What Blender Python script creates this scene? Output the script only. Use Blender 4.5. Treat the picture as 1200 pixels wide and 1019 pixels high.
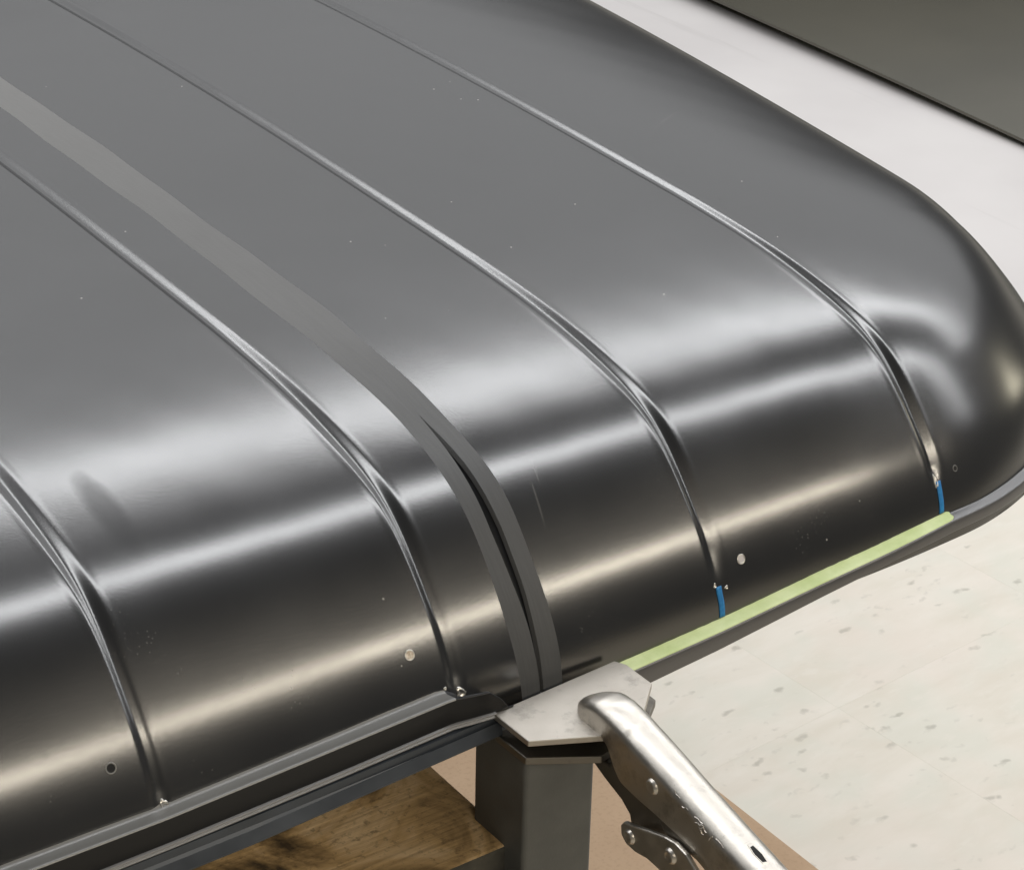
import bpy, bmesh, math, random
import numpy as np
from mathutils import Vector, Matrix
for o in list(bpy.data.objects): bpy.data.objects.remove(o)
random.seed(4); RNG = np.random.default_rng(4)
sc = bpy.context.scene
MM = 0.001
# ------------------------------------------------------------------ camera
# panel frame: X along the near edge, Y into the panel, Z up, origin at the lip under the third groove
CAM = (-0.6341, -0.711, 0.586)
RT = Vector((0.81609, -0.57755, 0.02085)); UP = Vector((0.25526, 0.39258, 0.88359)); FW = Vector((0.51851, 0.71576, -0.46781))
cd = bpy.data.cameras.new('camera'); cam = bpy.data.objects.new('camera', cd); sc.collection.objects.link(cam)
m = Matrix((RT, UP, -FW)).transposed().to_4x4(); m.translation = CAM; cam.matrix_world = m
cd.sensor_width = 36; cd.sensor_fit = 'HORIZONTAL'; cd.lens = 36 * 2896.3 / 1200; cd.clip_start = 0.02; cd.clip_end = 100
sc.camera = cam
# ------------------------------------------------------------------ light: an indoor shop under rows of fluorescent fittings
w = bpy.data.worlds.new('World'); sc.world = w; w.use_nodes = True
bg = w.node_tree.nodes['Background']; bg.inputs[0].default_value = (1.0, 0.985, 0.95, 1); bg.inputs[1].default_value = 0.085
sc.view_settings.view_transform = 'Standard'; sc.view_settings.look = 'None'; sc.view_settings.exposure = 0; sc.view_settings.gamma = 1
def lamp_row(name, cx, cy, z, length, width, ang, rad, col):
    l = bpy.data.lights.new(name, 'AREA'); l.shape = 'RECTANGLE'; l.size = length; l.size_y = width
    l.energy = rad * math.pi * length * width; l.color = col
    o = bpy.data.objects.new(name, l); sc.collection.objects.link(o); o.location = (cx, cy, z); o.rotation_euler = (0, 0, ang)
    return o
ROWA = math.atan(-0.5); CW = (0.975, 0.985, 1.0)
nrm = Vector((0.447, 0.894))          # across the rows
P1 = Vector((1.26, 1.58)); P2 = Vector((0.97, 0.035))
lamp_row('ceiling_lamp', P1.x, P1.y, 2.0, 9, 0.38, ROWA, 9.3, CW)
lamp_row('ceiling_lamp', P2.x, P2.y, 2.0, 9, 0.30, ROWA, 8.3, CW)
q = P1 + nrm * 4.0                      # the many further rows and the lit ceiling between them
lamp_row('ceiling_lamp', q.x, q.y, 2.02, 12, 7.0, ROWA, 0.72, CW)
lamp_row('ceiling_lamp', 0.6, -2.98, 2.0, 5.1, 0.26, 0.03, 30.0, (1.0, 0.90, 0.74))
o = lamp_row('side_lamp', 5.0, -0.05, 0.45, 0.40, 0.40, 0, 8.0, (1.0, 0.92, 0.70)); o.rotation_euler = (0, math.radians(90), 0)
# ------------------------------------------------------------------ helpers
def link(o): sc.collection.objects.link(o); return o
def tag(o, label=None, cat=None, group=None, kind=None):
    if label: o['label'] = label
    if cat: o['category'] = cat
    if group: o['group'] = group
    if kind: o['kind'] = kind
    return o
def thing(name, label, cat, loc=(0, 0, 0), group=None):
    o = link(bpy.data.objects.new(name, None)); o.location = loc; o.empty_display_size = 0.05
    return tag(o, label, cat, group)
def put(o, parent):
    if parent is not None:
        o.parent = parent
        if parent.type == 'EMPTY': o.matrix_parent_inverse = Matrix.Translation(parent.location).inverted()
    return o
def mesh(name, V, F, mat, parent=None, smooth=True, normals=None):
    me = bpy.data.meshes.new(name); me.from_pydata([tuple(v) for v in V], [], [tuple(f) for f in F]); me.materials.append(mat)
    me.polygons.foreach_set('use_smooth', [smooth] * len(me.polygons)); me.update()
    if normals is not None: me.normals_split_custom_set_from_vertices([tuple(n) for n in normals])
    return put(link(bpy.data.objects.new(name, me)), parent)
def bm_obj(name, bm, mat, parent=None, smooth=False):
    bmesh.ops.recalc_face_normals(bm, faces=bm.faces[:])
    me = bpy.data.meshes.new(name); bm.to_mesh(me); bm.free(); me.materials.append(mat)
    me.polygons.foreach_set('use_smooth', [smooth] * len(me.polygons))
    return put(link(bpy.data.objects.new(name, me)), parent)
def prism(name, poly, z0, z1, mat, parent=None, bevel=0.0, segs=2, axis='Z'):
    """polygon extruded between z0 and z1 (axis Z), or along X for a (y,z) polygon"""
    bm = bmesh.new()
    mk = (lambda p, h: (p[0], p[1], h)) if axis == 'Z' else (lambda p, h: (h, p[0], p[1]))
    a = [bm.verts.new(mk(p, z0)) for p in poly]; b = [bm.verts.new(mk(p, z1)) for p in poly]
    n = len(poly); bm.faces.new(a[::-1]); bm.faces.new(b)
    for i in range(n): bm.faces.new((a[i], a[(i + 1) % n], b[(i + 1) % n], b[i]))
    bmesh.ops.recalc_face_normals(bm, faces=bm.faces[:])
    if bevel: bmesh.ops.bevel(bm, geom=bm.edges[:], offset=bevel, segments=segs, profile=0.5, affect='EDGES', clamp_overlap=True)
    o = bm_obj(name, bm, mat, parent, smooth=False)
    return o
def grid_faces(nu, nv, off=0):
    return [(off + i * nv + j, off + (i + 1) * nv + j, off + (i + 1) * nv + j + 1, off + i * nv + j + 1) for i in range(nu - 1) for j in range(nv - 1)]
# ------------------------------------------------------------------ materials
class NT:
    def __init__(s, name):
        s.m = bpy.data.materials.new(name); s.m.use_nodes = True; s.t = s.m.node_tree; s.p = s.t.nodes['Principled BSDF']
        s.co = s.n('ShaderNodeTexCoord').outputs['Object']
    def n(s, t, **k):
        q = s.t.nodes.new(t)
        for a, b in k.items(): setattr(q, a, b)
        return q
    def l(s, a, b): s.t.links.new(a, b)
    def val(s, sock, v):
        if hasattr(v, 'is_output'): s.l(v, sock)
        else: sock.default_value = v
    def mapped(s, scale=(1, 1, 1), rot=(0, 0, 0), loc=(0, 0, 0)):
        q = s.n('ShaderNodeMapping'); q.inputs['Scale'].default_value = scale; q.inputs['Rotation'].default_value = rot; q.inputs['Location'].default_value = loc
        s.l(s.co, q.inputs[0]); return q.outputs[0]
    def noise(s, scale, detail=3, rough=0.5, vec=None, dist=0):
        q = s.n('ShaderNodeTexNoise'); q.inputs['Scale'].default_value = scale; q.inputs['Detail'].default_value = detail
        q.inputs['Roughness'].default_value = rough; q.inputs['Distortion'].default_value = dist
        s.l(vec or s.co, q.inputs['Vector']); return q.outputs['Fac']
    def vor(s, scale, vec=None, feature='F1', out='Distance'):
        q = s.n('ShaderNodeTexVoronoi', feature=feature); q.inputs['Scale'].default_value = scale; s.l(vec or s.co, q.inputs['Vector']); return q.outputs[out]
    def ramp(s, fac, stops, interp='LINEAR'):
        q = s.n('ShaderNodeValToRGB'); r = q.color_ramp; r.interpolation = interp
        while len(r.elements) < len(stops): r.elements.new(0.5)
        for e, (p, c) in zip(r.elements, stops):
            e.position = p; e.color = c if len(c) == 4 else (*c, 1)
        s.l(fac, q.inputs[0]); return q.outputs[0]
    def rng(s, fac, a, b, c, d):
        q = s.n('ShaderNodeMapRange'); s.l(fac, q.inputs[0])
        for i, v in enumerate((a, b, c, d)): q.inputs[i + 1].default_value = v
        return q.outputs[0]
    def math(s, op, a, b=0.0):
        q = s.n('ShaderNodeMath', operation=op); s.val(q.inputs[0], a); s.val(q.inputs[1], b); return q.outputs[0]
    def mix(s, fac, a, b):
        q = s.n('ShaderNodeMix', data_type='RGBA'); s.val(q.inputs[0], fac)
        s.val(q.inputs[6], a if hasattr(a, 'is_output') else (*a, 1)); s.val(q.inputs[7], b if hasattr(b, 'is_output') else (*b, 1)); return q.outputs[2]
    def bump(s, h, strength, dist):
        q = s.n('ShaderNodeBump'); q.inputs['Strength'].default_value = strength; q.inputs['Distance'].default_value = dist
        s.l(h, q.inputs['Height']); s.l(q.outputs[0], s.p.inputs['Normal'])
    def set(s, **k):
        for a, b in k.items(): s.val(s.p.inputs[a.replace('_', ' ')], b if not isinstance(b, tuple) or len(b) == 4 else (*b, 1))
        return s.m
def ellipse_mask(k, c, d, a, b):
    """soft-edged elongated mark around point c on the sheet, long axis d (xy)"""
    ang = math.atan2(d[1], d[0])
    v = k.n('ShaderNodeVectorMath', operation='SUBTRACT'); k.l(k.co, v.inputs[0]); v.inputs[1].default_value = c
    r = k.n('ShaderNodeVectorRotate', rotation_type='Z_AXIS'); r.inputs['Angle'].default_value = -ang; k.l(v.outputs[0], r.inputs[0])
    sx = k.n('ShaderNodeSeparateXYZ'); k.l(r.outputs[0], sx.inputs[0])
    x = k.math('DIVIDE', sx.outputs[0], a); y = k.math('DIVIDE', sx.outputs[1], b)
    d2 = k.math('ADD', k.math('MULTIPLY', x, x), k.math('MULTIPLY', y, y))
    return k.rng(k.math('ADD', d2, k.math('MULTIPLY', k.noise(160, 2), 0.5)), 0.55, 1.6, 1, 0)
def coated(name, base, rough, marks=False):
    k = NT(name)
    grain = k.noise(1500, 2, 0.6); cloud = k.noise(9, 4, 0.55); fine = k.noise(60, 3)
    r = k.rng(cloud, 0.3, 0.7, rough - 0.02, rough + 0.025)
    col = k.mix(k.rng(cloud, 0.3, 0.7, 0, 1), tuple(c * 0.85 for c in base), tuple(c * 1.15 for c in base))
    spec = 0.5
    if marks:
        mk = ellipse_mask(k, (-0.254, 0.095, 0.08), (0.0, 1.0), 0.026, 0.007)
        spec = k.rng(mk, 0, 1, 0.5, 0.26); r = k.math('ADD', r, k.math('MULTIPLY', mk, 0.03))
        # a few hair scratches and tiny bare chips
        sc1 = ellipse_mask(k, (-0.070, 0.050, 0.068), (0.25, 1.0), 0.007, 0.0005); sc2 = ellipse_mask(k, (-0.076, 0.040, 0.060), (0.2, 1.0), 0.009, 0.0006)
        sc3 = ellipse_mask(k, (0.20, 0.30, 0.09), (0.9, 0.5), 0.02, 0.0003); scr = k.math('MAXIMUM', k.math('MAXIMUM', sc1, sc2), sc3)
        chip = k.math('MULTIPLY', k.rng(k.vor(85), 0.035, 0.055, 1, 0), k.rng(k.noise(23, 1), 0.60, 0.64, 0, 1))
        dust = k.math('MULTIPLY', k.rng(k.vor(420), 0.10, 0.22, 1, 0), k.rng(k.noise(35, 3), 0.55, 0.75, 0, 0.22))
        m2 = k.math('MAXIMUM', k.math('MAXIMUM', k.math('MULTIPLY', scr, 0.14), chip), dust)
        col = k.mix(m2, col, (0.33, 0.32, 0.30))
    k.bump(k.noise(850, 2, 0.6), 0.09, 0.0002)
    return k.set(Base_Color=col, Roughness=r, IOR=2.1, Specular_IOR_Level=spec)
M = {}
M['coat'] = coated('black_primer_coat', (0.0075, 0.0079, 0.0088), 0.228, True)
M['flange'] = coated('worn_lit_flange_coat', (0.115, 0.113, 0.105), 0.42, False)  # worn coat, also paled for the light a level flange reflects
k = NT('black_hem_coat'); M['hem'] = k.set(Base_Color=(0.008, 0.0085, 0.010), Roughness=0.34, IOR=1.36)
M['edge'] = coated('edge_highlight_coat', (0.16, 0.16, 0.165), 0.36, False)  # paler base paints the double highlight along the hem's edge
M['lip'] = coated('grey_lip_coat', (0.045, 0.044, 0.047), 0.38, False)
k = NT('scuffed_strip'); a = k.noise(1, 3, 0.6, k.mapped((900, 40, 40))); b = k.noise(18, 3)
k.bump(k.noise(900, 2), 0.12, 0.0002)
M['strip'] = k.set(Base_Color=k.mix(k.rng(a, 0.35, 0.65, 0, 1), (0.048, 0.049, 0.050), (0.058, 0.059, 0.060)), Roughness=k.rng(b, 0.3, 0.7, 0.54, 0.62), IOR=1.5, Sheen_Weight=1.0, Sheen_Roughness=0.40)
k = NT('bare_steel'); M['bare'] = k.set(Base_Color=(0.62, 0.60, 0.56), Metallic=1.0, Roughness=0.3)
k = NT('painted_hole_shade'); M['hole'] = k.set(Base_Color=(0.008, 0.008, 0.008), Roughness=0.8)
k = NT('hole_filler'); M['filler'] = k.set(Base_Color=k.mix(k.rng(k.noise(700, 2), 0.4, 0.6, 0, 1), (0.75, 0.68, 0.58), (0.45, 0.36, 0.26)), Roughness=0.6)
k = NT('rail_steel'); n = k.noise(40, 4)
M['rail'] = k.set(Base_Color=k.mix(k.rng(n, 0.3, 0.7, 0, 1), (0.040, 0.047, 0.058), (0.062, 0.072, 0.088)), Roughness=k.rng(n, 0.3, 0.7, 0.36, 0.5), Metallic=0.25)
k = NT('mill_steel'); n = k.noise(55, 5, 0.6); g = k.noise(900, 2); k.bump(g, 0.15, 0.0004)
M['tube'] = k.set(Base_Color=k.mix(k.rng(n, 0.3, 0.7, 0, 1), (0.085, 0.087, 0.082), (0.118, 0.120, 0.112)), Roughness=k.rng(n, 0.3, 0.7, 0.48, 0.6), Metallic=0.15)
def nickel(name, base, rough, metal=1.0):
    k = NT(name); n = k.noise(120, 4, 0.6); f = k.noise(1200, 2)
    dirt = k.math('MAXIMUM', k.rng(k.noise(70, 5, 0.7), 0.54, 0.72, 0, 0.6), k.math('MULTIPLY', k.rng(k.noise(1, 2, 0.5, k.mapped((90, 1500, 1500), (0, 0, 0.5))), 0.66, 0.72, 0, 0.5), k.rng(k.noise(50, 2), 0.5, 0.6, 0, 1)))
    col = k.mix(dirt, base, tuple(c * 0.45 for c in base)); k.bump(f, 0.10, 0.0003)
    return k.set(Base_Color=col, Metallic=metal, Roughness=k.rng(n, 0.3, 0.7, rough - 0.05, rough + 0.07))
M['nickel'] = nickel('nickel_plate', (0.61, 0.575, 0.52), 0.36)
M['jaw'] = nickel('jaw_plate', (0.50, 0.465, 0.415), 0.50)
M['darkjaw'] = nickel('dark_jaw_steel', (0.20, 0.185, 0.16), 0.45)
k = NT('green_tape'); n = k.noise(1, 2, 0.5, k.mapped((60, 60, 60)))
k.bump(k.noise(1, 2, 0.5, k.mapped((900, 260, 500), (0, 0, 0.1))), 0.35, 0.0004)
M['green'] = k.set(Base_Color=k.mix(k.rng(k.noise(45, 4, 0.6), 0.35, 0.65, 0, 1), (0.56, 0.68, 0.30), (0.72, 0.82, 0.46)), Roughness=0.5)
k = NT('blue_tape'); n = k.noise(500, 2)
M['blue'] = k.set(Base_Color=k.mix(k.rng(n, 0.3, 0.7, 0, 1), (0.008, 0.15, 0.42), (0.02, 0.23, 0.55)), Roughness=0.45)
# burnt, oil-stained wood
k = NT('stained_wood'); big = k.noise(17, 5, 0.62, None, 0.8); grain = k.noise(1, 4, 0.6, k.mapped((12, 260, 260)))
pores = k.noise(260, 3, 0.7)
c1 = k.ramp(big, [(0.36, (0.07, 0.045, 0.022)), (0.45, (0.30, 0.195, 0.085)), (0.53, (0.58, 0.385, 0.18)), (0.63, (0.78, 0.57, 0.33))])
c2 = k.mix(k.rng(grain, 0.5, 0.7, 0, 0.2), c1, (0.05, 0.03, 0.014)); c3 = k.mix(k.rng(pores, 0.55, 0.7, 0, 0.5), c2, (0.05, 0.032, 0.016))
k.bump(grain, 0.4, 0.002)
M['wood'] = k.set(Base_Color=c3, Roughness=k.rng(big, 0.3, 0.7, 0.75, 0.5))
k = NT('shaded_sawn_face'); n = k.noise(40, 4, 0.6)
M['sawn'] = k.set(Base_Color=k.ramp(n, [(0.35, (0.030, 0.029, 0.024)), (0.6, (0.075, 0.070, 0.055)), (0.72, (0.20, 0.15, 0.08))]), Roughness=0.8)  # darker copy of the wood: shade of the block's side faces in colour
k = NT('kraft_board'); n = k.noise(6, 4); f = k.noise(260, 3)
c = k.mix(k.rng(n, 0.3, 0.7, 0, 1), (0.40, 0.275, 0.175), (0.50, 0.36, 0.24)); c = k.mix(k.rng(f, 0.5, 0.75, 0, 0.3), c, (0.26, 0.17, 0.10))
M['kraft'] = k.set(Base_Color=c, Roughness=0.8)
# vinyl composition tile: pale cream with soft streaks and darker chips
k = NT('vinyl_tile')
wv = k.mapped((1, 1, 1), (0, 0, 0.6)); st = k.noise(1, 5, 0.6, k.mapped((9, 26, 20), (0, 0, 0.62)), 0.4); cl = k.noise(5, 3)
tint = k.noise(14, 2)
c = k.mix(k.rng(st, 0.35, 0.65, 0, 1), (0.640, 0.598, 0.520), (0.700, 0.660, 0.592))
c = k.mix(k.rng(tint, 0.45, 0.62, 0, 0.45), c, (0.61, 0.62, 0.548)); c = k.mix(k.rng(cl, 0.5, 0.68, 0, 0.4), c, (0.70, 0.62, 0.56))
wob = k.n('ShaderNodeTexNoise'); wob.inputs['Scale'].default_value = 60; wob.inputs['Detail'].default_value = 3; k.l(k.co, wob.inputs['Vector'])
def jig(v, amt):
    sc_ = k.n('ShaderNodeVectorMath', operation='SCALE'); k.l(wob.outputs['Color'], sc_.inputs[0]); sc_.inputs['Scale'].default_value = amt
    ad = k.n('ShaderNodeVectorMath', operation='ADD'); k.l(v, ad.inputs[0]); k.l(sc_.outputs[0], ad.inputs[1]); return ad.outputs[0]
v1 = jig(k.mapped((1.0, 2.1, 1), (0, 0, 0.62)), 0.030); ch = k.math('MULTIPLY', k.rng(k.vor(24, v1), 0.08, 0.22, 1, 0), k.rng(k.noise(9.3, 1), 0.44, 0.54, 0, 1))
v2 = jig(k.mapped((1.0, 2.6, 1), (0, 0, 0.5), (3, 1, 0)), 0.05); ch2 = k.math('MULTIPLY', k.rng(k.vor(33, v2), 0.05, 0.28, 1, 0), k.rng(k.noise(12, 1), 0.48, 0.58, 0, 1))
lt = k.rng(k.noise(1, 3, 0.6, k.mapped((26, 70, 20), (0, 0, 0.55), (2, 5, 0))), 0.58, 0.70, 0, 0.5); c = k.mix(lt, c, (0.70, 0.665, 0.60))
c = k.mix(k.math('MULTIPLY', ch2, 0.32), c, (0.40, 0.375, 0.33)); c = k.mix(k.math('MULTIPLY', ch, 0.48), c, (0.27, 0.258, 0.215))
M['tile'] = k.set(Base_Color=c, Roughness=0.45, IOR=1.45)
k = NT('tile_grout'); M['grout'] = k.set(Base_Color=(0.5, 0.465, 0.40), Roughness=0.8)
k = NT('white_board'); st = k.noise(1, 4, 0.6, k.mapped((20, 1.2, 1))); cl = k.noise(3, 4)
c = k.mix(k.rng(cl, 0.35, 0.65, 0, 1), (0.565, 0.541, 0.535), (0.62, 0.597, 0.588)); c = k.mix(k.rng(st, 0.62, 0.70, 0, 0.35), c, (0.46, 0.44, 0.43))
M['white'] = k.set(Base_Color=c, Roughness=0.6)
k = NT('olive_sheet_coat'); n = k.noise(4, 4)
M['olive'] = k.set(Base_Color=k.mix(k.rng(n, 0.3, 0.7, 0, 1), (0.050, 0.046, 0.030), (0.066, 0.060, 0.040)), Roughness=0.2, IOR=1.6)
# ------------------------------------------------------------------ the roof panel: one pressed sheet with pressed-in grooves
KN = np.array([0, 15, 30, 45, 60, 75, 90, 105, 120, 140, 165, 200, 260, 350, 500, 700.])
TH = np.array([1.411, 1.190, 1.060, 0.868, 0.850, 0.785, 0.5865, 0.3784, 0.2500, 0.1980, 0.1450, 0.0800, 0.0340, 0.0300, 0.0100, -0.02])
S0 = -8.0
_s = np.arange(S0, 1700, 1.0); _t = np.interp(_s, KN, TH)
_k = np.hanning(35)[1:-1]; _k /= _k.sum(); _t = np.convolve(np.r_[np.full(16, _t[0]), _t, np.full(16, _t[-1])], _k, 'valid')
XC, RC = 153.0, 193.0
_n = -0.81 + np.r_[0, np.cumsum(np.cos((_t[1:] + _t[:-1]) / 2))]; _z = -4.2 + np.r_[0, np.cumsum(np.sin((_t[1:] + _t[:-1]) / 2))]
i0 = int(-S0); _n -= _n[i0] + 0.81; _z -= _z[i0] + 4.2
# split the slope into the edge bend (dies out at RC) and a gentle crown that depends on y alone
SR = np.interp(RC, _n, _s); tR = np.interp(SR, _s, _t)
wcr = np.clip(_n / RC, 0, 1); wcr = wcr * wcr * (3 - 2 * wcr)
_tc = np.where(_n < RC, np.minimum(tR * wcr, _t), _t)
_zc = np.r_[0, np.cumsum(np.tan((_tc[1:] + _tc[:-1]) / 2) * np.diff(_n))]; _ze = _z - _zc
AL = RC * math.pi / 2
GROOVES = [-424.0, -282.7, -142.7, 0.0, 138.5]
GEND = [8.0, 6.0, 8.0, 12.0, 21.0]           # arc length from the lip where each groove runs out
GW, GD = 4.9, 1.45
SEAM = -101.0; SW = 10.8
def plan(a, s):
    """outline parameter a (mm along the lip), arc length s up the sheet -> x, y, z without grooves"""
    n = np.interp(s, _s, _n); ze = np.interp(s, _s, _ze)
    ph = np.clip((a - XC) / RC, 0, math.pi / 2)
    x = np.where(a < XC, a, np.where(a < XC + AL, XC + (RC - n) * np.sin(ph), XC + RC - n))
    y = np.where(a < XC, n, np.where(a < XC + AL, RC - (RC - n) * np.cos(ph), RC + (a - XC - AL)))
    z = ze + np.interp(y, _n, _zc)
    wx = np.clip((x - XC) / RC, 0, 1); wx = wx * wx * (3 - 2 * wx)
    x = x + 0.115 * np.maximum(0, y - 150) * wx
    q = np.maximum(0, x - 80); y = y + 0.0006 * q * q / (1 + (q / 220) ** 3)
    z = z - 6.0 * np.clip((x - 100) / 240, 0, 1.2) ** 2
    return np.stack([x, y, z], -1)
def groove(a, s):
    d = np.zeros_like(a)
    for g, e in zip(GROOVES, GEND):
        u = (a - g) / GW
        sh = np.where(np.abs(u) < 1, np.cos(np.clip(u, -1, 1) * math.pi / 2) ** 2, 0)
        
        rim = 0.06 * np.exp(-((np.abs(u) - 1.15) / 0.30) ** 2)          # the press leaves a faint rolled rim
        tap = np.clip((s - e) / (20 if g == 0.0 else 11), 0, 1); tap = tap * tap * (3 - 2 * tap)
        d += (-sh * GD + rim) * tap
    return d
def pt(a, s):
    a = np.asarray(a, float); s = np.asarray(s, float); e = 0.05
    p = plan(a, s); du = plan(a + e, s) - plan(a - e, s); dv = plan(a, s + e) - plan(a, s - e)
    n = np.cross(du, dv); n /= np.linalg.norm(n, axis=-1, keepdims=True) + 1e-12
    X, Q = p[..., 0], p[..., 1] - p[..., 2]
    wav = 0.038 * np.sin(X * 0.047 + Q * 0.021 + 1.3) + 0.028 * np.sin(X * 0.083 - Q * 0.037) + 0.016 * np.sin(X * 0.151 + Q * 0.094 + 0.7) + 0.010 * np.sin(X * 0.27 - Q * 0.18 + 2.0)
    return p + n * (groove(a, s) + wav)[..., None], n
def nrm_at(a, s):
    e = 0.12
    du = pt(a + e, s)[0] - pt(a - e, s)[0]; dv = pt(a, s + e)[0] - pt(a, s - e)[0]
    n = np.cross(du, dv); return n / (np.linalg.norm(n, axis=-1, keepdims=True) + 1e-12)
SROWS = np.r_[np.arange(S0, 40, 2.0), np.arange(40, 140, 3.0), np.arange(140, 260, 8.0), np.arange(260, 520, 12.0), np.arange(520, 1651, 20.0)]
panel = thing('roof_panel', 'black primed curved sheet metal roof panel with pressed grooves and one open seam', 'car panel', (-0.1, 0.4, 0))
def patch(name, a_list, s_list, mat, parent=panel, lift=0.0, label=None):
    A, S = np.meshgrid(np.asarray(a_list, float), np.asarray(s_list, float), indexing='ij')
    P, _ = pt(A, S); N = nrm_at(A, S); P = P + N * lift
    o = mesh(name, P.reshape(-1, 3) * MM, grid_faces(len(a_list), len(s_list)), mat, parent, True, N.reshape(-1, 3))
    if label: o['label'] = label
    return o
def merge(name, patches, mat, parent=panel):
    V, F, N = [], [], []
    for a_list, s_list in patches:
        A, S = np.meshgrid(np.asarray(a_list, float), np.asarray(s_list, float), indexing='ij')
        P, _ = pt(A, S)
        NN = nrm_at(A, S)
        if s_list is SR_IN: NN[:, -1] = NN[:, -2]; P[:, -1, 2] -= 0.03
        F += grid_faces(len(a_list), len(s_list), len(V)); V += (P.reshape(-1, 3) * MM).tolist(); N += NN.reshape(-1, 3).tolist()
    return mesh(name, V, F, mat, parent, True, N)
GB = GW * 2.1                                     # groove patch half width
def spans(x0, x1):
    xs, out = x0, []
    for g in GROOVES:
        if x0 < g < x1: out.append((xs, g - GB)); xs = g + GB
    out.append((xs, x1)); return out
LEFT, RIGHT = -560.0, XC
lp = [(np.linspace(p, q, max(3, int((q - p) / 8) + 2)), SROWS) for p, q in spans(LEFT, SEAM - 3.2)]
# right section: front spans, then the rounded corner and the far end
rp = [(np.linspace(p, q, max(3, int((q - p) / 8) + 2)), SROWS) for p, q in spans(SEAM + 3.2, XC - 0.25)]
SR_IN = SROWS[SROWS < np.interp(RC, _n, _s) - 2]; SR_IN = np.r_[SR_IN[SR_IN < np.interp(RC - 3, _n, _s)], np.interp(RC - 1.0, _n, _s), np.interp(RC + 0.7, _n, _s)]
rp.append((np.r_[XC - 0.25, np.linspace(XC + 0.5, XC + AL, 52)], SR_IN))
rp.append((np.linspace(XC + AL, XC + AL + 1450, 110), SR_IN))
sl = merge('sheet', lp, M['coat']); sl['label'] = 'left section of the black sheet up to the open seam'
sr = merge('sheet', rp, M['coat']); sr['label'] = 'right section of the black sheet with the rounded corner'
for g in GROOVES:
    patch('groove', np.linspace(g - GB, g + GB, 54), SROWS, M['coat'])
# scuffed bands on both sides of the seam; the seam gapes on the shoulder and closes on the top
def gap_half(s): return np.interp(s, [-8, 0, 25, 45, 70, 100, 125, 140, 2000], [0.9, 0.9, 1.3, 2.3, 2.8, 2.0, 0.8, -0.1, -0.1])
def seam_strip(side):
    ss = SROWS; g = gap_half(ss)
    V, F, N = [], [], []
    outer = SEAM + side * (SW + np.array([0.5 * math.sin(v * 0.031) + 0.35 * math.sin(v * 0.083 + side) for v in ss])); inner = SEAM + side * g
    cols = []
    lift = 0.12 if side < 0 else 0.13
    for f in (0, 0.35, 0.7, 0.93):
        a = outer + (inner - outer) * f; cols.append((a, np.full_like(ss, lift if f > 0 else 0.02)))
    drop = np.where(ss < 136, 1.0, 0.0); cols.append((inner, lift - 0.10 * drop)); cols.append((inner + side * 0.05, np.where(ss < 136, -3.5, lift - 0.02)))
    ns = len(ss)
    for a, l in cols:
        p, n = pt(a, ss); N += nrm_at(a, ss).tolist(); V += ((p + n * l[:, None]) * MM).tolist()
    F = grid_faces(len(cols), ns)
    return mesh('seam_strip', V, F if side < 0 else [f[::-1] for f in F], M['strip'], panel, True, N)
seam_strip(-1)['label'] = 'scuffed grey band left of the seam gap'; seam_strip(1)['label'] = 'scuffed grey band right of the seam gap'
bk = patch('gap_shade_strip', np.linspace(SEAM - 14, SEAM + 14, 8), SROWS, M["hem"], lift=-4.0)  # added black strip, stands in for the darkness inside the gap
# ---- lip: a flange turned outward, with a hem that drops from its edge
def zlip(a): return np.interp(a, [-560, -345, -285, -212, -150, -143, -134, -124, -110, -100, -63, -8, 55, 110, 140, 170, 2000], [3.0, 3.6, 3.6, 5.8, 8.0, 3.5, -2.5, -7.0, -9, -9.5, -10, -7.5, -3.0, 0.3, 1.5, 1.0, -1.0])
def lip_ring(name, al, prof, mat, label=None):
    """prof(a) -> list of (outward, up) mm from the skirt at height zlip"""
    V = []; ns = None
    for a in al:
        zl = float(zlip(a)); s_at = float(np.interp(zl + 0.0, _z, _s)); p = plan(np.array([a]), np.array([s_at]))[0]; 
        p2 = plan(np.array([a + 0.5]), np.array([s_at]))[0]; t = p2 - p; o = np.array([t[1], -t[0]]); o /= np.linalg.norm(o)
        sec = prof(a); ns = len(sec)
        for d, h in sec: V.append(((p[0] + o[0] * d) * MM, (p[1] + o[1] * d) * MM, (p[2] + h) * MM))
    ob = mesh(name, V, [f[::-1] for f in grid_faces(len(al), ns)], mat, panel, True)
    if label: ob['label'] = label
    return ob
W0 = 8.6
def up0(a): return float(np.interp(a, [-560, -345, -285, -212, -150, -134, -128, -122], [4.1, 4.7, 4.8, 7.0, 9.0, 8.2, 3.0, -5.5])) - float(zlip(a))
def left_top(a):
    u = up0(a); return [(-1.5, 2.2), (-0.3, 1.0), (0.4, 0.3), (1.6, 0.0), (W0 - 1.6, u - 0.25), (W0 - 0.7, u - 0.1), (W0 - 0.25, u - 0.25), (W0, u - 0.8)]
def left_hem(a):
    u = up0(a); b = float(np.interp(a, [-560, -282, -207, -136], [-12.5, -8.7, -6.8, -4.3])) - float(zlip(a))
    return [(W0 - 0.05, u - 0.7), (W0 - 0.3, u - 2.0), (W0 - 0.3, b + 2.2), (W0 + 0.0, b + 1.75)]
def left_edge(a):
    b = float(np.interp(a, [-560, -282, -207, -136], [-12.5, -8.7, -6.8, -4.3])) - float(zlip(a))
    return [(W0 - 0.1, b + 1.8), (W0 + 0.3, b + 1.62), (W0 + 1.0, b + 1.45), (W0 + 1.2, b + 1.1), (W0 + 0.9, b + 0.75), (W0 + 0.75, b + 0.6), (W0 + 1.3, b + 0.45), (W0 + 1.7, b + 0.2), (W0 + 1.6, b - 0.3), (W0 + 1.0, b - 0.8), (W0 - 3, b - 0.9)]
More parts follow.
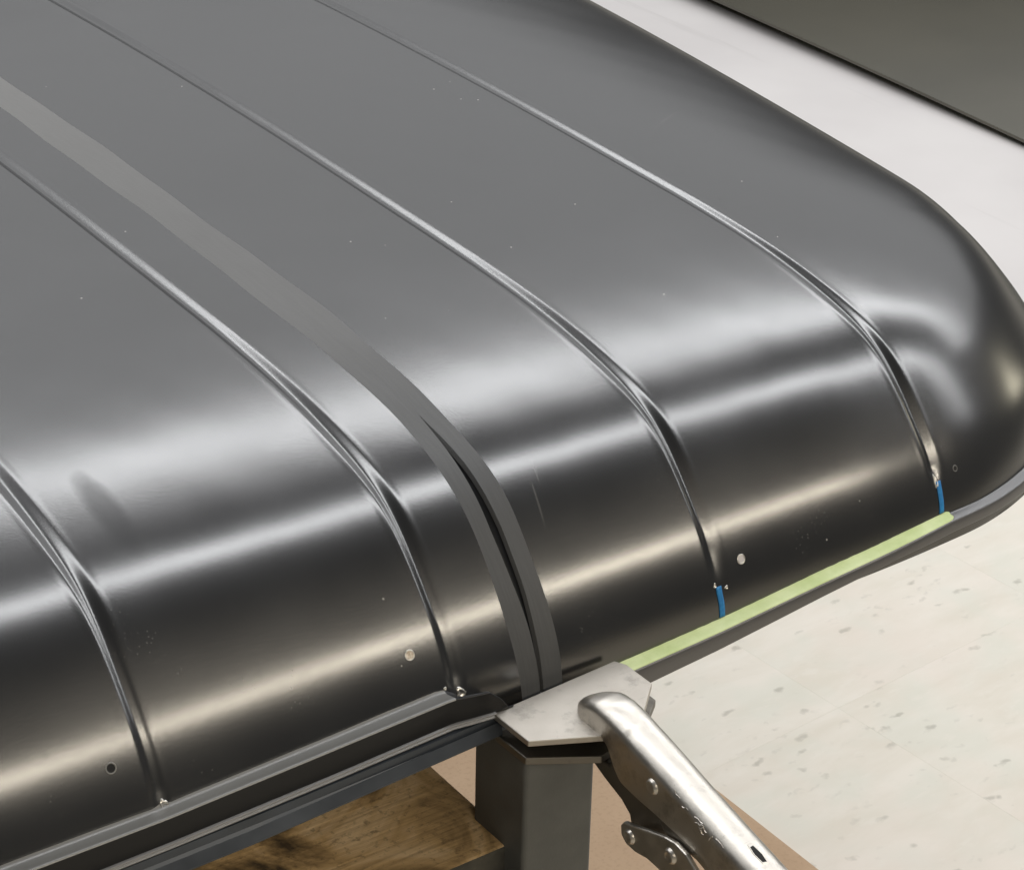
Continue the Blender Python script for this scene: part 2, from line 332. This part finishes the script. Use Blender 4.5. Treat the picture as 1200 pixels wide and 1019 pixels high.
def right_prof(a):
    w = float(np.interp(a, [-140, 110, 160, 600], [7.0, 6.5, 5.0, 5.0])); d = float(np.interp(a, [-140, -60, 100, 130, 600], [11, 9.5, 4.6, 5.5, 6.0]))
    return [(-1.2, 1.6), (-0.2, 0.6), (0.5, 0.2), (1.2, 0.0), (w - 0.8, -0.1), (w - 0.2, -0.35), (w + 0.1, -0.9), (w + 1.3, -d + 0.4), (w + 1.2, -d), (w - 1.5, -d - 0.2)]
lip_ring('flange', np.linspace(-560, -149, 90), left_top, M['flange'], 'worn flange with painted sheen along the left part of the lower edge')
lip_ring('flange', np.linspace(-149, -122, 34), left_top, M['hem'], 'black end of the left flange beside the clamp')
lip_ring('hem_edge', np.linspace(-560, -131, 110), left_edge, M['edge'], 'thin pale double edge under the black hem')
lip_ring('hem', np.linspace(-560, -122, 150), left_hem, M['hem'], 'black folded hem hanging below the left flange')
lip_ring('flange', np.r_[np.linspace(-104, XC, 56), np.linspace(XC + 4, XC + AL, 40), np.linspace(XC + AL + 20, XC + AL + 1450, 30)], right_prof, M['lip'], 'dark grey turned lip along the right part of the lower edge')
# ---- small drilled holes with a bright burr
def hole(a, s, r, fill, label):
    p, n = pt(np.array([a]), np.array([s])); N = Vector(n[0]); p = Vector(p[0]) * MM
    q = N.to_track_quat('Z', 'Y').to_matrix()
    V, F = [], []; K = 20
    rings = [(r * 1.25, 0.02), (r * 1.15, 0.18), (r * 1.03, 0.2), (r * 0.92, 0.05), (r * 0.9, -0.3)]
    for rr, h in rings:
        for i in range(K):
            an = 2 * math.pi * i / K; V.append(p + q @ Vector((rr * math.cos(an), rr * math.sin(an), h)) * MM)
    for j in range(len(rings) - 1):
        for i in range(K): F.append((j * K + i, j * K + (i + 1) % K, (j + 1) * K + (i + 1) % K, (j + 1) * K + i))
    o = mesh('drilled_hole', V, F, M['bare'] if fill != 'dark' else M['flange'], panel); o['label'] = label
    C = [p + N * 0.06 * MM] + [p + q @ Vector((r * 0.95 * math.cos(2 * math.pi * i / K), r * 0.95 * math.sin(2 * math.pi * i / K), 0.06)) * MM for i in range(K)]
    mesh('hole_disc', C, [(0, 1 + i, 1 + (i + 1) % K) for i in range(K)], {'dark': M['hole'], 'tan': M['filler'], 'bright': M['white']}[fill], o)
hole(-299.1, 30, 1.9, 'dark', 'small dark drilled hole left of the first visible groove')
hole(-160.9, 32, 1.9, 'tan', 'small tan-filled hole beside the second groove')
hole(14.6, 22, 1.9, 'bright', 'small bright hole beside the third groove')
hole(152.4, 26, 1.3, 'dark', 'tiny hole beside the fourth groove')
def bare_tip(a, s, ra, rs, h, seed):
    """bare metal where the groove's end was worked: a low uneven crater rim"""
    rr = random.Random(seed); K = 22; V, F = [], []
    for q, hh in ((1.0, -0.02), (0.82, h), (0.6, h * 0.9), (0.38, 0.12), (0.05, 0.05)):
        for i in range(K):
            an = 2 * math.pi * i / K; j = 1 + 0.18 * math.sin(3 * an + seed) + 0.10 * rr.uniform(-1, 1)
            p, n = pt(np.array([a + ra * q * j * math.cos(an)]), np.array([s + rs * q * j * math.sin(an)])); V.append(tuple((p[0] + n[0] * hh * (0.7 + 0.6 * rr.random())) * MM))
    for r in range(4): F += [(r * K + i, r * K + (i + 1) % K, (r + 1) * K + (i + 1) % K, (r + 1) * K + i) for i in range(K)]
    mesh('bare_tip', V, F, M['bare'], panel)['label'] = 'bright bare metal spot at the lower end of a groove'
bare_tip(-281.6, 8.5, 1.7, 3.0, 0.5, 1); bare_tip(-141.5, 9.0, 2.3, 2.8, 0.5, 2); bare_tip(138.0, 23.5, 1.1, 3.2, 0.4, 3); bare_tip(-2.5, 14.5, 0.8, 1.2, 0.3, 4); bare_tip(3.6, 12.0, 1.0, 0.9, 0.3, 5); bare_tip(-148.5, 13.5, 0.7, 0.8, 0.3, 6)
# ------------------------------------------------------------------ tapes on the panel
def tape(name, label, cat, rows, mat, group=None):
    """rows: list of lists of 3-D points (mm)"""
    V = [tuple(c * MM for c in p) for r in rows for p in r]; n = len(rows[0])
    o = mesh(name, V, grid_faces(len(rows), n), mat, None, True)
    sm = o.modifiers.new('t', 'SOLIDIFY'); sm.thickness = 0.00022; sm.offset = 1
    return tag(o, label, cat, group)
rows = []
for a in np.r_[np.linspace(-74, 137, 56), np.linspace(138, 143, 7)]:
    zl = float(zlip(a)); s_at = float(np.interp(zl, _z, _s)); p = plan(np.array([a]), np.array([s_at]))[0]
    dr = max(0.0, (a - 60) / 83.0) ** 1.5
    w = right_prof(a)[4][0]; r = []
    wob = 0.05 * math.sin(a * 0.9) + 0.04 * math.sin(a * 2.3)
    for d, h in ((-0.9 + wob * 0.5, 1.9 - 0.3 * dr + wob), (-0.05, 1.1), (0.6, 0.55), (1.3, 0.32), (w - 0.9, 0.25), (w - 0.1, 0.05 ), (w + 0.2 + 0.3 * dr, -0.5 - 1.5 * dr)): r.append((p[0], p[1] - d, zl + h))
    if a > 138:
        f = (a - 138) / 5.0; q = 1 - 0.42 * f ** 3; mid = r[3]; r = [tuple(mid[i] + (v[i] - mid[i]) * q for i in range(3)) for v in r]
    rows.append(r[::-1])
tape('masking_tape', 'thin pale green masking tape along the lower edge of the black panel', 'tape', rows, M['green'])
def blue(x0, x1, s0, s1, label):
    rows = []
    for f in np.linspace(0, 1, 12):
        s = s0 + (s1 - s0) * f; xc = x0 + (x1 - x0) * f; hw = 1.55
        A = xc + np.linspace(-hw, hw, 4) + 0.25 * math.sin(f * 5); P, N = pt(A, np.full(4, s)); rows.append([tuple(v) for v in (P + N * 0.30)])
    return tape('pinstripe_tape', label, 'tape', rows, M['blue'], 'blue tape marks continuing the grooves')
def s_of(z): return float(np.interp(z, _z, _s))
blue(-0.6, -0.6, s_of(-5.0), s_of(9.0), 'short blue tape strip below the middle groove, left of the two blue strips')
blue(138.2, 139.6, s_of(3.5), s_of(18.0), 'short blue tape strip at the right end of the green tape')
# ------------------------------------------------------------------ steel stand: square post with a rail under the panel edge
FLOOR = -750.0
stand = thing('steel_stand', 'dark square steel post with a blue-black rail under the panel edge', 'stand', (-0.11, -0.01, FLOOR * MM))
def rounded_rect(x0, x1, y0, y1, r, k=5):
    out = []
    for cx, cy, a0 in ((x1 - r, y1 - r, 0), (x0 + r, y1 - r, 90), (x0 + r, y0 + r, 180), (x1 - r, y0 + r, 270)):
        for i in range(k + 1):
            a = math.radians(a0 + 90 * i / k); out.append(((cx + r * math.cos(a)) * MM, (cy + r * math.sin(a)) * MM))
    return out
prism('post', rounded_rect(-128.5, -91.5, -28.5, 9.5, 2.2), FLOOR * MM, -17.5 * MM, M['tube'], stand)
bm = bmesh.new()
def bm_quadstrip(bm, secs):
    rowsv = [[bm.verts.new(tuple(c * MM for c in p)) for p in s] for s in secs]
    for a, b in zip(rowsv, rowsv[1:]):
        for i in range(len(a)): bm.faces.new((a[i], a[(i + 1) % len(a)], b[(i + 1) % len(b)], b[i]))
    bm.faces.new(rowsv[0][::-1]); bm.faces.new(rowsv[-1])
def rail_sec(x):
    zt = float(np.interp(x, [-560, -282, -207, -136], [-12.5, -8.7, -6.8, -4.3])) - 1.2; zb = float(np.interp(x, [-560, -265, -173, -132], [-24.5, -20.4, -17.0, -13.6]))
    return [(x, -9.0, zt), (x, -9.4, zt - 3.5), (x, -10.4, zb + 6), (x, -12.4, zb + 1.2), (x, -12.3, zb + 0.3), (x, -11.6, zb), (x, 20, zb), (x, 20, zb + 3), (x, -5, zb + 3), (x, -5, zt)]
bm_quadstrip(bm, [rail_sec(x) for x in (-560, -400, -250, -129.2)])
bm_obj('rail', bm, M['rail'], stand)
prism('foot_plate', rounded_rect(-170, -50, -70, 50, 8), FLOOR * MM, (FLOOR + 8) * MM, M['tube'], stand)
# second post that carries the rail's far end, left of the picture
prism('post', rounded_rect(-560, -522, -16, 22, 2.2), FLOOR * MM, -26 * MM, M['tube'], stand)
# ------------------------------------------------------------------ wooden block
blk = thing('wooden_block', 'scorched brown wooden block under the black panel edge', 'wood block', (-0.25, 0.02, FLOOR * MM))
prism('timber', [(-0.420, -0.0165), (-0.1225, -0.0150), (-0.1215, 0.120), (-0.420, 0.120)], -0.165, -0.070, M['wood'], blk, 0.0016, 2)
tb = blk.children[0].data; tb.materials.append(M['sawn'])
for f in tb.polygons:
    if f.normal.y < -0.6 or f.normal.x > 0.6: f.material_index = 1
prism('timber', [(-0.415, -0.012), (-0.130, -0.010), (-0.130, 0.115), (-0.415, 0.115)], FLOOR * MM, -0.1652, M['wood'], blk, 0.0016, 2)
# ------------------------------------------------------------------ locking pliers with wide sheet metal jaws
pl = thing('locking_pliers', 'nickel-plated locking pliers with wide flat jaws clamping the panel edge', 'locking pliers', (-0.098, -0.03, -0.003))
JT = [(-132.0, -9.1), (-131.6, -33.9), (-102.0, -48.6), (-79.5, -44.5), (-62.2, -28.2), (-62.4, -10.5), (-65.1, -5.3)]
prism('jaw_plate', [(x * MM, y * MM) for x, y in JT], -6.0 * MM, -3.0 * MM, M['jaw'], pl, 0.0005, 2)['label'] = 'pale upper jaw plate'
JB = [(-131.0, -9.1), (-130.6, -31.0), (-103.5, -47.6), (-78, -43), (-58.5, -27), (-58.5, -8), (-66, -4)]
prism('jaw_plate', [(x * MM, y * MM) for x, y in JB], -17.2 * MM, -13.6 * MM, M['darkjaw'], pl, 0.0005, 2)['label'] = 'dark lower jaw plate under the lip'
XM = -94.6
def handle_sec(y, hw, zc, zb, r):
    """U-shaped channel: flat sides, tight shoulders and a gently crowned top (zc crown)"""
    K = 18; f = min(1.0, max(0.0, (-25 - y) / 14.0)); ex = 1.0 - 0.22 * f; xm = XM - 3.2 * (1 - f); hw = hw * (1 + 0.10 * f); r = r * (1 - 0.12 * f)
    arc = []
    for i in range(K + 1):
        a = math.pi - math.pi * i / K; ca, sa = math.cos(a), math.sin(a)
        arc.append((xm + hw * math.copysign(abs(ca) ** ex, ca), y, zc - r + r * abs(sa) ** ex))
    zs = zb + 0.35 * (zc - r - zb)
    return [(xm - hw, y, zb), (xm - hw, y, zs)] + arc + [(xm + hw, y, zs), (xm + hw, y, zb)]
HS = [(-25.0, 1.2, -1.2, -3.0, 1.2), (-26.2, 3.2, 1.6, -3.0, 3.0), (-29, 5.6, 4.3, -3.0, 4.8), (-34, 7.6, 7.6, -3.0, 6.6), (-40, 8.4, 9.4, -3.2, 7.4), (-47, 8.6, 9.9, -3.4, 8.0), (-52, 8.6, 9.3, -6, 8.2), (-56, 8.6, 8.6, -13, 8.4), (-61, 8.6, 7.6, -18.0, 8.5), (-73, 8.6, 4.8, -19.6, 8.5), (-85, 8.5, 1.9, -20, 8.4), (-92, 8.4, 0.0, -21, 8.3), (-107, 8.3, -3.6, -22, 8.2), (-121, 8.2, -7.0, -25.5, 8.1), (-140, 8.1, -11.2, -30.5, 8.0), (-165, 8.1, -17.0, -37, 8.0), (-190, 8.1, -23.0, -43, 8.0), (-215, 8.0, -29, -48, 7.8), (-224, 7.0, -32, -47, 6.5)]
# smooth in-between sections
ys = np.array([h[0] for h in HS]); yy = np.r_[np.linspace(-25, -62, 40), np.linspace(-63.5, -224, 60)]
cols = [np.interp(-yy, -ys, [h[i] for h in HS]) for i in range(1, 5)]
ker = np.array([1, 2, 3, 2, 1]) / 9
cols = [np.r_[c[:2], np.convolve(c, ker, 'valid'), c[-2:]] for c in cols]
bm = bmesh.new(); bm_quadstrip(bm, [handle_sec(y, *[c[i] for c in cols]) for i, y in enumerate(yy)])
body = bm_obj('handle', bm, M['nickel'], pl, smooth=True)
body.modifiers.new('es', 'EDGE_SPLIT').split_angle = math.radians(50)
def yz(name, poly, x0, x1, mat, parent, bev=0.0005):
    return prism(name, [(p[0] * MM, p[1] * MM) for p in poly], x0 * MM, x1 * MM, mat, parent, bev, 2, 'X')
# lower jaw arm: thin dark forging between the channel's sides
yz('lower_jaw', [(-33, -17.2), (-37, -21.5), (-48, -26), (-59, -29.5), (-65, -33.5), (-67, -40), (-72, -42.5), (-80, -36), (-92, -27), (-92, -12), (-52, -12), (-50, -17.2)], -101.5, -92.5, M['darkjaw'], pl, 0.0012)
yz('toggle_link', [(-66.0, -36.0), (-66.5, -40.5), (-70, -43.2), (-76, -43.6), (-84, -42), (-96, -42.6), (-112, -47), (-140, -58), (-175, -70), (-205, -80), (-207, -74), (-180, -61), (-150, -46), (-128, -36), (-115, -28.5), (-108, -24.6), (-101, -23.4), (-94, -24.6), (-84, -28), (-72, -32.2), (-68, -33.2)], -106.6, -104.2, M['nickel'], pl, 0.0007)
yz('toggle_link', [(-66.0, -36.0), (-66.5, -40.5), (-70, -43.2), (-76, -43.6), (-84, -42), (-96, -42.6), (-112, -47), (-140, -58), (-175, -70), (-205, -80), (-207, -74), (-180, -61), (-150, -46), (-128, -36), (-115, -28.5), (-108, -24.6), (-101, -23.4), (-94, -24.6), (-84, -28), (-72, -32.2), (-68, -33.2)], -89.8, -87.4, M['nickel'], pl, 0.0007)
yz('pivot_arm', [(-86, -22), (-92, -27), (-104, -29), (-112, -24), (-106, -18), (-92, -18)], -103.6, -90.4, M['darkjaw'], pl, 0.001)
def rivet(y, z, x, r, mat):
    V, F = [], []; K = 20
    rings = [(r * 1.08, 0.0), (r, -0.5), (r * 0.92, -1.0), (r * 0.72, -1.5), (r * 0.62, -1.35), (r * 0.30, -1.25)]
    for rr, h in rings:
        for i in range(K):
            a = 2 * math.pi * i / K; V.append(((x + h) * MM, (y + rr * math.cos(a)) * MM, (z + rr * math.sin(a)) * MM))
    for j in range(len(rings) - 1):
        for i in range(K): F.append((j * K + i, (j + 1) * K + i, (j + 1) * K + (i + 1) % K, j * K + (i + 1) % K))
    V.append(((x - 1.25) * MM, y * MM, z * MM)); c = len(V) - 1
    F += [((len(rings) - 1) * K + i, c, (len(rings) - 1) * K + (i + 1) % K) for i in range(K)]
    return mesh('rivet', V, F, mat, pl)
rivet(-82, -8, XM - 9.3, 3.4, M['nickel']); rivet(-72.5, -38, -106.6, 3.2, M['nickel']); rivet(-99, -31, -106.6, 3.4, M['nickel'])
# rough stamped mark on the shoulder of the handle
bm = bmesh.new()
def crown_side(y, a):
    i = int(np.argmin(abs(yy - y))); sec = handle_sec(y, *[c[i] for c in cols]); K = len(sec) - 4; f = a * (K - 1); j = int(f); p = Vector(sec[2 + j]).lerp(Vector(sec[2 + min(j + 1, K - 1)]), f - j); return p
for n_, (y0, a0, dy, da) in enumerate(((-108, 0.13, -5, 0.05), (-109, 0.05, -4, 0.10), (-112, 0.02, -2, 0.13), (-115, 0.03, 3.5, 0.02), (-116, 0.10, 4, 0.03), (-118, 0.05, -1.5, 0.10), (-121, 0.16, -5, 0.0), (-104, 0.12, 3.5, -0.02), (-98, 0.16, 4, 0.03))):
    pts = [crown_side(y0 + dy * t, max(0.0, a0 + da * t + 0.015 * math.sin(5 * t + n_))) for t in (0, 0.33, 0.66, 1)]
    for a_, b_ in zip(pts, pts[1:]):
        d = (b_ - a_); q = d.to_track_quat('Z', 'Y').to_matrix(); r0 = 0.32
        ring = lambda c: [bm.verts.new((c + q @ Vector((r0 * math.cos(t), r0 * math.sin(t), 0))) * MM) for t in (0, 1.57, 3.14, 4.71)]
        A_, B_ = ring(a_), ring(b_)
        for i in range(4): bm.faces.new((A_[i], A_[(i + 1) % 4], B_[(i + 1) % 4], B_[i]))
bm_obj('stamped_mark', bm, M['nickel'], pl, True)
# slot in the handle's crown: its inner shade is a flat dark patch on the surface
def crown(y): return float(np.interp(-y, -yy, cols[1]))
SP = ((-0.7, -133.2), (-1.4, -137), (-1.1, -141.5), (0.7, -142), (1.4, -138), (1.0, -133))
mesh('slot', [((XM + dx) * MM, dy * MM, (crown(dy) + 0.12) * MM) for dx, dy in SP], [tuple(range(6))], M['hole'], pl, False)
mesh('slot_rim', [((XM + dx * q) * MM, (-138.6 + (dy + 138.6) * q) * MM, (crown(-138.6 + (dy + 138.6) * q) + h) * MM) for q, h in ((1.0, 0.13), (1.22, 0.14), (1.3, -0.1)) for dx, dy in SP],
     [(r * 6 + i, r * 6 + (i + 1) % 6, r * 6 + 6 + (i + 1) % 6, r * 6 + 6 + i) for r in range(2) for i in range(6)], M['nickel'], pl, False)
# ------------------------------------------------------------------ setting: floor of vinyl tiles, board, far sheet
fl = bpy.data.meshes.new('floor'); fl.from_pydata([(-6, -6, FLOOR * MM - 0.0012), (9, -6, FLOOR * MM - 0.0012), (9, 9, FLOOR * MM - 0.0012), (-6, 9, FLOOR * MM - 0.0012)], [], [(0, 1, 2, 3)]); fl.materials.append(M['grout'])
floor = link(bpy.data.objects.new('floor', fl)); floor['kind'] = 'structure'
TS, TJ = 0.305, 0.00005
fang = math.radians(4)
rot = Matrix.Rotation(fang, 4, 'Z')
tm = bpy.data.meshes.new('floor_tile'); h = TS / 2 - TJ
bm = bmesh.new(); vs = [bm.verts.new(v) for v in ((-h, -h, 0), (h, -h, 0), (h, h, 0), (-h, h, 0))]; bm.faces.new(vs)
r = bmesh.ops.extrude_face_region(bm, geom=bm.faces[:]); bmesh.ops.translate(bm, verts=[v for v in r['geom'] if isinstance(v, bmesh.types.BMVert)], vec=(0, 0, 0.001))
bmesh.ops.recalc_face_normals(bm, faces=bm.faces[:]); bm.to_mesh(tm); bm.free()
k = M['tile']; nt = k.node_tree
# each tile shifts the pattern by its own random number
oi = nt.nodes.new('ShaderNodeObjectInfo'); tc = [n for n in nt.nodes if n.type == 'TEX_COORD'][0]
add = nt.nodes.new('ShaderNodeVectorMath'); add.operation = 'ADD'; mul = nt.nodes.new('ShaderNodeVectorMath'); mul.operation = 'SCALE'; mul.inputs['Scale'].default_value = 37.0
cmb = nt.nodes.new('ShaderNodeCombineXYZ')
for i in range(3): nt.links.new(oi.outputs['Random'], cmb.inputs[i])
nt.links.new(cmb.outputs[0], mul.inputs[0])
for lk in list(nt.links):
    if lk.from_node == tc and lk.to_node != add:
        to = lk.to_socket; nt.links.remove(lk); nt.links.new(add.outputs[0], to)
nt.links.new(tc.outputs['Object'], add.inputs[0]); nt.links.new(mul.outputs[0], add.inputs[1])
tm.materials.append(k)
for i in range(-3, 9):
    for j in range(-3, 9):
        p = rot @ Vector((0.985 + i * TS, 0.80 + j * TS, 0)); c = Vector((p.x, p.y, FLOOR * MM))
        # keep the tiles near the part of the floor that shows
        d = c - Vector(CAM); 
        if c.x < -0.2 or c.y < -0.3 or c.x > 2.6 or c.y > 2.4: continue
        o = link(bpy.data.objects.new('floor_tile', tm)); o.location = c; o.rotation_euler = (0, 0, fang); o.parent = floor
def slab(name, poly, z, th, mat, label, cat, bev=0.0006):
    o = prism(name, [(x * MM, y * MM) for x, y in poly], z * MM, (z + th) * MM, mat, None, bev, 2); return tag(o, label, cat)
slab('cardboard_sheet', [(-520, -260), (598, -240), (602, 900), (-520, 900)], FLOOR + 0.6, 3, M['kraft'], 'flat tan cardboard sheet on the floor under the steel post', 'cardboard')
slab('white_board', [(1200, 1230), (1990, 1150), (2060, 2700), (1200, 2700)], FLOOR + 0.6, 6, M['white'], 'smooth white board lying on the floor behind the black panel', 'board')
# far dark sheet, gently bowed
V, nx, ny = [], 24, 24
for i in range(nx):
    for j in range(ny):
        u, v = i / (nx - 1), j / (ny - 1); x = 1.995 + u * 1.2; y = 0.9 + v * 2.4
        V.append((x + 0.03 * v, y, FLOOR * MM + 0.008 + 0.012 * (1.5 ** 2 - max(0.0, 2.75 - max(y, 1.25)) ** 2)))
o = mesh('dark_sheet', V, [f for f in grid_faces(nx, ny)], M['olive']); so = o.modifiers.new('t', 'SOLIDIFY'); so.thickness = 0.005; so.offset = -1; o.modifiers.new('es', 'EDGE_SPLIT').split_angle = math.radians(40)
tag(o, 'dark olive coated sheet beyond the white board', 'metal sheet')
